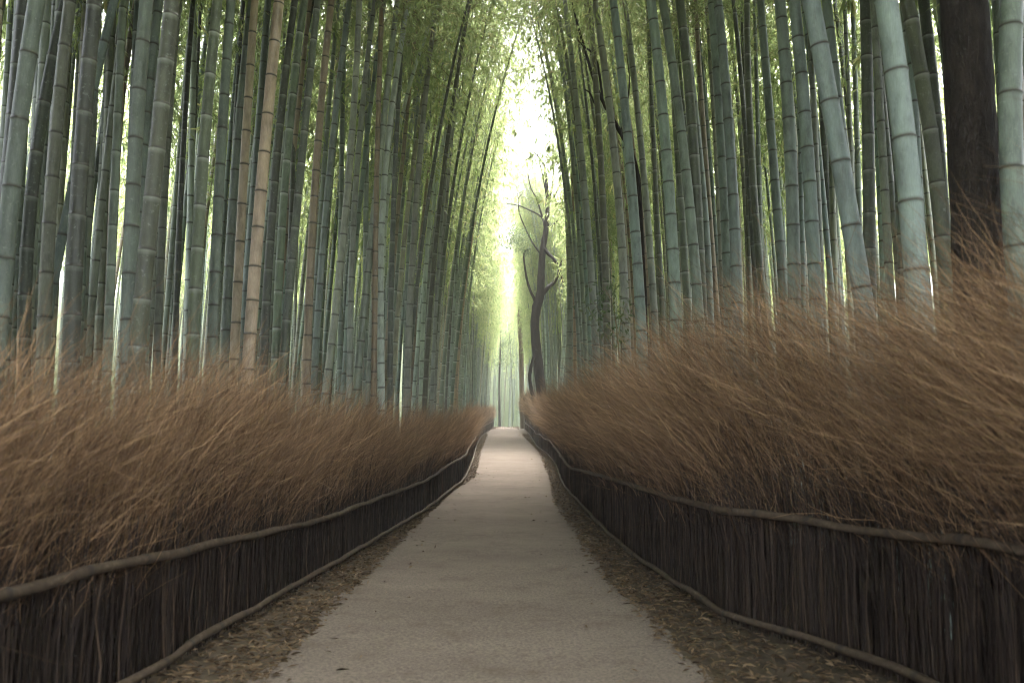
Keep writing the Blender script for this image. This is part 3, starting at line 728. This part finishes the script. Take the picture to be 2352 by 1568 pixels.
for i, (X, Y, side) in enumerate(cand):
    k = random.randrange(7); s = random.uniform(.86, 1.12)
    rz = (0 if side < 0 else math.pi) + random.gauss(0, .5)
    if side > 0 and Y < 50 and X < .085 * Y + 2: k = 9 if Y < 24 else 5; rz = math.pi + random.gauss(0, .3)
    tint = random.choice(TINTS); zb = gheight(X, Y) - .05
    if side < 0 and 26 < Y < 90 and X > fl(Y) - 1.6 and random.random() < .3: k = random.choice((3, 6))
    if side < 0 and 17 < Y < 42 and X > fl(Y) - 2.2 and random.random() < .8: k = 9; rz *= .5
    if side > 0 and 45 < Y < 62 and X < fr(Y) + 2.2: k = random.choice((3, 6, 7))
    elif side > 0 and Y > 50 and X < fr(Y) + 2.5 and random.random() < .5: k = random.choice((3, 6))
    tl = random.gauss(0, .012), random.gauss(.010, .012) * (1 if side < 0 else -1) * (1.5 if Y < 30 else 1)
    if i not in chosen:
        thick.append((X, Y, zb, k, s, rz, tl)); continue
    T = TEMPL[k]
    root = empty("bamboo_stalk", (X, Y, zb), rz, s)
    root.rotation_euler = (tl[0], tl[1], rz)
    c = link("culm", T[2], root); c.color = vary(COLOR[tint])
    link("foliage", T[3], root)
    px = proj((X, Y, CAMZ + .25 * Y * .3))[0]
    wpx = .11 * s * F / Y
    j = max(q for q in range(len(MARKS)) if MARKS[q][0] <= max(px, -39))
    j = min(j, len(MARKS) - 2)
    if Y > 34 or wpx < 6.2:
        side_n = "left" if side < 0 else "right"
        if Y > 88: tag(root, "faint thin bamboo beyond the end of the path", "bamboo", "faint bamboos beyond the end of the path")
        elif X * side < 5.5 and Y > 34: tag(root, "thin bamboo in the dense far wall %s of the path" % side_n, "bamboo", "thin bamboos of the far %s wall" % side_n)
        else: tag(root, "thin background bamboo deep inside the %s grove" % side_n, "bamboo", "thin bamboos deep in the %s grove" % side_n)
    else:
        sect.setdefault((j, tint), []).append((px, root))
for (j, tint), L in sect.items():
    L.sort(key=lambda q: q[0])
    a, b = MARKS[j][1], MARKS[j + 1][1]
    for q, (px, root) in enumerate(L):
        od = "only" if len(L) == 1 else (ORD[q] if q < 20 else "last")
        if len(L) == 1: lb = "only narrow %s bamboo behind, between %s and %s" % (ADJ[tint], a, b)
        else: lb = "narrow %s bamboo, %s from left between %s and %s" % (ADJ[tint], od, a, b)
        tag(root, lb, "bamboo", "narrow bamboos standing behind the front row")

# thicket: all remaining culms and their coarse foliage as one mass; also unseen culms added beside and behind the viewer for shade
random.seed(33)
for k in range(300):
    Y = random.uniform(-22, 6.0); side = random.choice((-1, 1))
    X = (fl(Y) - random.uniform(.7, 7)) if side < 0 else (fr(Y) + random.uniform(.7, 7))
    if Y > 0 and abs(X) < 3.6 + .45 * Y: continue
    thick.append((X, Y, gheight(X, Y) - .05, random.choice((7, 8, 7, 8, 3)), random.uniform(.9, 1.1), (0 if side < 0 else math.pi) + random.gauss(0, .4), (0, (.07 if side < 0 else -.07) * 0)))
for k in range(150):                                       # added arching culms; their unseen crowns shade the near path
    Y = random.uniform(3.5, 11.5); side = random.choice((-1, 1)); X = side * random.uniform(4.6, 7.5)
    if abs(X) < .45 * Y: X = side * (.45 * Y + random.uniform(0, 3))
    thick.append((X, Y, gheight(X, Y) - .05, random.choice((7, 8, 8)), random.uniform(.95, 1.12), (0 if side < 0 else math.pi) + random.gauss(0, .25), (0, 0)))
COARSE = []
for k, T in enumerate(TEMPL):
    m_ = crown(T[1], T[0], .43, 1.3, 24, 6, 4, .25, .045, 90 + k, branch=False)
    COARSE.append((np.concatenate(m_.v), np.concatenate(m_.f)))
mb, mbl = MB(), MB()
from mathutils import Euler
for X, Y, zb, k, s, rz, tl in thick:
    T = TEMPL[k]
    R = np.array(Euler((tl[0], tl[1], rz)).to_matrix())
    m_ = MB(); culm(m_, T[1], T[0], .055, .38 if Y < 40 else .7, 6, .12, rough=0)
    V = np.concatenate(m_.v); 
    vv = (V * s) @ R.T + (X, Y, zb)
    n0 = 0
    mb.add(vv, m_.f[0], 0, True, np.concatenate(m_.a))
    V, Q = COARSE[k]
    mbl.add((V * s) @ R.T + (X, Y, zb), Q, 0, False)
o = link("bamboo_thicket", mb.mesh("bamboo_thicket", [M_THICK])); o["kind"] = "stuff"
o["label"] = "mass of thin bamboo far inside the grove on both sides, plus added shade culms"; o["category"] = "bamboo thicket"
lf = link("thicket_foliage", mbl.mesh("thicket_foliage", [M_LEAF]), o); lf["kind"] = "stuff"

# ------------------------------------------------------------------ trees
def z3(x, y): return (1091 + .6223 * x, .6227 * y)
def limb(mb, pts, ws, Y, base, sides=10, jit=.0, dys=None):
    P = np.array([at(*z3(x, y), Y + (0 if dys is None else dys[i])) for i, (x, y) in enumerate(pts)])
    P = smooth_line(P, 4)
    w = np.interp(np.linspace(0, 1, len(P)), np.linspace(0, 1, len(ws)), ws) * .6223 * Y / F / 2 * .86
    tube(mb, P - base, w, sides, 0, None, True, .07)
def leaf_ball(mb, c, r, n, L, W, sq=.8):
    v = rng.standard_normal((n, 3)); v /= np.linalg.norm(v, axis=1)[:, None]
    p = np.asarray(c) + v * (r * rng.random((n, 1)) ** .5) * (1, 1, sq)
    d = rng.standard_normal((n, 3)) + (0, 0, -.3); d /= np.linalg.norm(d, axis=1)[:, None]
    leaves(mb, p, d, L * (.7 + .6 * rng.random(n)), W * (.7 + .6 * rng.random(n)), 0, .2)

YA = 44.0
b0 = at(*z3(250, 1530), YA); b0[2] = gheight(b0[0], YA)
root = empty("crooked_tree", b0)
mb = MB(); limb(mb, [(262, 1580), (250, 1510), (235, 1350), (222, 1230), (225, 1150), (240, 1090), (245, 1000), (250, 920), (262, 850), (268, 760), (265, 700), (258, 620), (235, 580), (208, 552)],
                [52, 45, 40, 38, 37, 36, 31, 28, 24, 19, 14, 10, 6, 3], YA, b0, 14)
link("trunk", mb.mesh("trunk", [M_BARK]), root)
for pts, ws in [([(258, 840), (245, 800), (200, 775), (160, 758), (120, 752), (80, 745), (45, 738), (22, 722)], [10, 8, 7, 6, 5, 4, 3, 2]),
                ([(242, 935), (215, 900), (185, 840), (165, 790), (160, 755), (158, 720), (148, 700)], [8, 7, 6, 5, 4, 3, 2]),
                ([(158, 735), (175, 712)], [3, 2]),
                ([(248, 800), (230, 740), (205, 690), (195, 640)], [8, 7, 5, 3]),
                ([(262, 850), (300, 820), (320, 800), (345, 775), (365, 740), (372, 690)], [12, 10, 8, 7, 5, 3]),
                ([(250, 905), (270, 935), (290, 955), (315, 1000), (326, 1060)], [20, 17, 15, 13, 9]),
                ([(238, 1095), (270, 1060), (292, 1040), (312, 1000), (318, 960)], [24, 20, 17, 13, 8]),
                ([(222, 1110), (200, 1060), (188, 1010), (180, 950), (186, 925), (205, 918)], [14, 11, 9, 8, 6, 4]),
                ([(268, 765), (285, 690), (290, 600), (286, 555)], [10, 8, 6, 3]),
                ([(264, 720), (252, 660), (238, 600), (228, 560)], [8, 6, 5, 3]),
                ([(290, 730), (310, 690), (322, 650), (318, 600)], [8, 6, 5, 3]),
                ([(222, 1490), (207, 1430), (202, 1380), (212, 1335), (226, 1290)], [18, 16, 15, 14, 12])]:
    mb = MB(); limb(mb, pts, ws, YA, b0, 8, dys=np.linspace(0, random.uniform(-1, 1), len(pts)))
    link("branch", mb.mesh("branch", [M_BARK]), root)
mb = MB()
for (x, y, r, n) in [(170, 885, .9, 420), (140, 860, .7, 220), (120, 890, .6, 160), (190, 930, .4, 120), (250, 600, .9, 150), (290, 560, 1.0, 200), (120, 740, .7, 100)]:
    leaf_ball(mb, at(*z3(x, y), YA) - b0, r, n, .14, .06)
link("crown", mb.mesh("crown", [M_BROAD]), root)
tag(root, "dark crooked branching tree rising from the right fence at the far end", "tree")

YB = 76.0
b0 = at(*z3(176, 1545), YB); b0[2] = gheight(b0[0], YB)
root = empty("bent_tree", b0)
mb = MB(); limb(mb, [(178, 1580), (174, 1500), (172, 1400), (171, 1300), (166, 1220), (166, 1150), (176, 1100), (190, 1060), (200, 1000), (205, 930)], [24, 22, 20, 20, 20, 19, 18, 15, 10, 5], YB, b0, 12)
link("trunk", mb.mesh("trunk", [M_BARK2]), root)
mb = MB()
for (x, y, r, n) in [(190, 1000, 2.0, 400), (215, 930, 2.2, 500), (175, 930, 2.0, 400)]: leaf_ball(mb, at(*z3(x, y), YB) - b0, r, n, .22, .07)
link("crown", mb.mesh("crown", [M_BROAD]), root)
tag(root, "brown bare bent trunk left of the crooked tree at the path's end", "tree")

YC = 93.0
b0 = at(*z3(92, 1570), YC); b0[2] = gheight(b0[0], YC)
root = empty("slender_tree", b0)
mb = MB(); limb(mb, [(91, 1590), (90, 1480), (90, 1400), (93, 1300), (94, 1230), (90, 1150)], [11, 10, 9, 8, 6, 3], YC, b0, 10)
link("trunk", mb.mesh("trunk", [M_BARK]), root)
mb = MB()
for (x, y, r, n) in [(85, 1270, 2.0, 350), (120, 1320, 2.2, 350), (70, 1330, 1.6, 250), (95, 1210, 1.8, 300), (130, 1260, 1.4, 200)]: leaf_ball(mb, at(*z3(x, y), YC) - b0, r, n, .24, .09, .6)
link("crown", mb.mesh("crown", [M_BROAD]), root)
tag(root, "slim dark tree with small leafy tufts in the middle of the path's end", "tree")

# big dark trunk by the right fence
YD = 6.2
cx = at(2243, 700, YD)[0]
root = empty("large_tree", (cx, YD, gheight(cx, YD) - .1))
mb = MB()
zz = np.linspace(0, 9, 60)
P = np.stack([-.02 + .02 * np.sin(zz * .9) + .014 * zz, .03 * np.cos(zz * .7), zz], 1)
tube(mb, P, (.20 + .05 * np.exp(-zz * 1.5)) * (1 - .03 * zz), 28, 0, None, True, .035)
link("trunk", mb.mesh("trunk", [M_BARK]), root)
for a, z0, L in ((.4, 6.2, 2.4), (2.6, 6.9, 2.2), (4.2, 7.6, 2.0), (1.4, 8.3, 1.8)):
    u = np.linspace(0, 1, 9)
    mb = MB(); tube(mb, np.stack([np.cos(a) * L * u, np.sin(a) * L * u, z0 + L * .9 * u ** .9], 1), .075 * (1 - .8 * u), 8, 0, None, True, .05)
    link("branch", mb.mesh("branch", [M_BARK]), root)
mb = MB()
for a, z0, r in ((.4, 8.3, 1.6), (2.6, 8.9, 1.6), (4.2, 9.4, 1.5), (1.4, 10, 1.6)): leaf_ball(mb, (math.cos(a) * 2, math.sin(a) * 2, z0), r, 2500, .12, .05)
link("crown", mb.mesh("crown", [M_BROAD]), root)
tag(root, "big near-black tree trunk behind the right fence near the photo edge", "tree")

# dark leaning tree behind the teal bamboos
YE = 16.5
b0 = at(*z3(628, 1250), YE); b0[2] = gheight(b0[0], YE)
root = empty("leaning_tree", b0)
mb = MB(); limb(mb, [(640, 1560), (630, 1300), (621, 1050), (616, 940), (610, 800), (601, 660), (575, 560), (538, 490), (480, 390), (440, 300), (405, 180), (370, 60), (345, -60)], [32, 30, 27, 26, 25, 23, 22, 20, 17, 14, 12, 9, 6], YE, b0, 12)
link("trunk", mb.mesh("trunk", [M_BARK]), root)
for pts, ws in [([(448, 320), (470, 370), (455, 250), (436, 200), (400, 170), (380, 150)], [12, 11, 11, 10, 8, 5]), ([(405, 330), (425, 345), (442, 385)], [5, 8, 8]), ([(540, 490), (560, 400), (570, 300), (560, 200)], [10, 8, 6, 4])]:
    mb = MB(); limb(mb, pts, ws, YE, b0, 8); link("branch", mb.mesh("branch", [M_BARK]), root)
tag(root, "dark leaning trunk half hidden behind teal bamboos right of the path", "tree")

# leafy sapling in front of the dark green bamboo
YF = 12.5
b0 = at(*z3(520, 1260), YF); b0[2] = gheight(b0[0], YF)
root = empty("leafy_sapling", b0)
mb, ml = MB(), MB()
for pts in ([(535, 1340), (528, 1250), (515, 1150), (490, 1080), (470, 1060)], [(530, 1300), (520, 1200), (512, 1110), (520, 1050)], [(532, 1320), (480, 1230), (440, 1170), (412, 1130)], [(525, 1250), (545, 1160), (560, 1120)], [(500, 1180), (460, 1150), (440, 1110)]):
    dys = np.linspace(0, random.uniform(-.4, .4), len(pts))
    limb(mb, pts, [3, 2.5, 2, 1.5], YF, b0, 5, dys=dys)
    for (x, y), dy in list(zip(pts, dys))[1:]: leaf_ball(ml, at(*z3(x, y), YF + dy) - b0, .22, 16, .09, .035)
link("stem", mb.mesh("stem", [M_TWIG]), root); link("leaves", ml.mesh("leaves", [M_BROAD]), root)
tag(root, "small leafy sapling with sparse green leaves above the right fence", "sapling")

# ------------------------------------------------------------------ misty air
bpy.context.view_layer.update()
mb = MB()
x0, x1, y0, y1, z0, z1 = -460, 460, -70, 520, -8, 42
V = [(x, y, z) for x in (x0, x1) for y in (y0, y1) for z in (z0, z1)]
mb.add(V, [(0, 1, 3, 2), (4, 6, 7, 5), (0, 4, 5, 1), (2, 3, 7, 6), (0, 2, 6, 4), (1, 5, 7, 3)], 0, False)
hm = bpy.data.materials.new("misty_air"); hm.use_nodes = True
nt = hm.node_tree
nt.nodes.remove(nt.nodes["Principled BSDF"])
pv = nt.nodes.new("ShaderNodeVolumePrincipled")
pv.inputs["Color"].default_value = (.93, .95, .90, 1)
pv.inputs["Density"].default_value = .0014
nt.links.new(pv.outputs[0], nt.nodes["Material Output"].inputs["Volume"])
o = link("haze", mb.mesh("haze", [hm])); o["kind"] = "stuff"
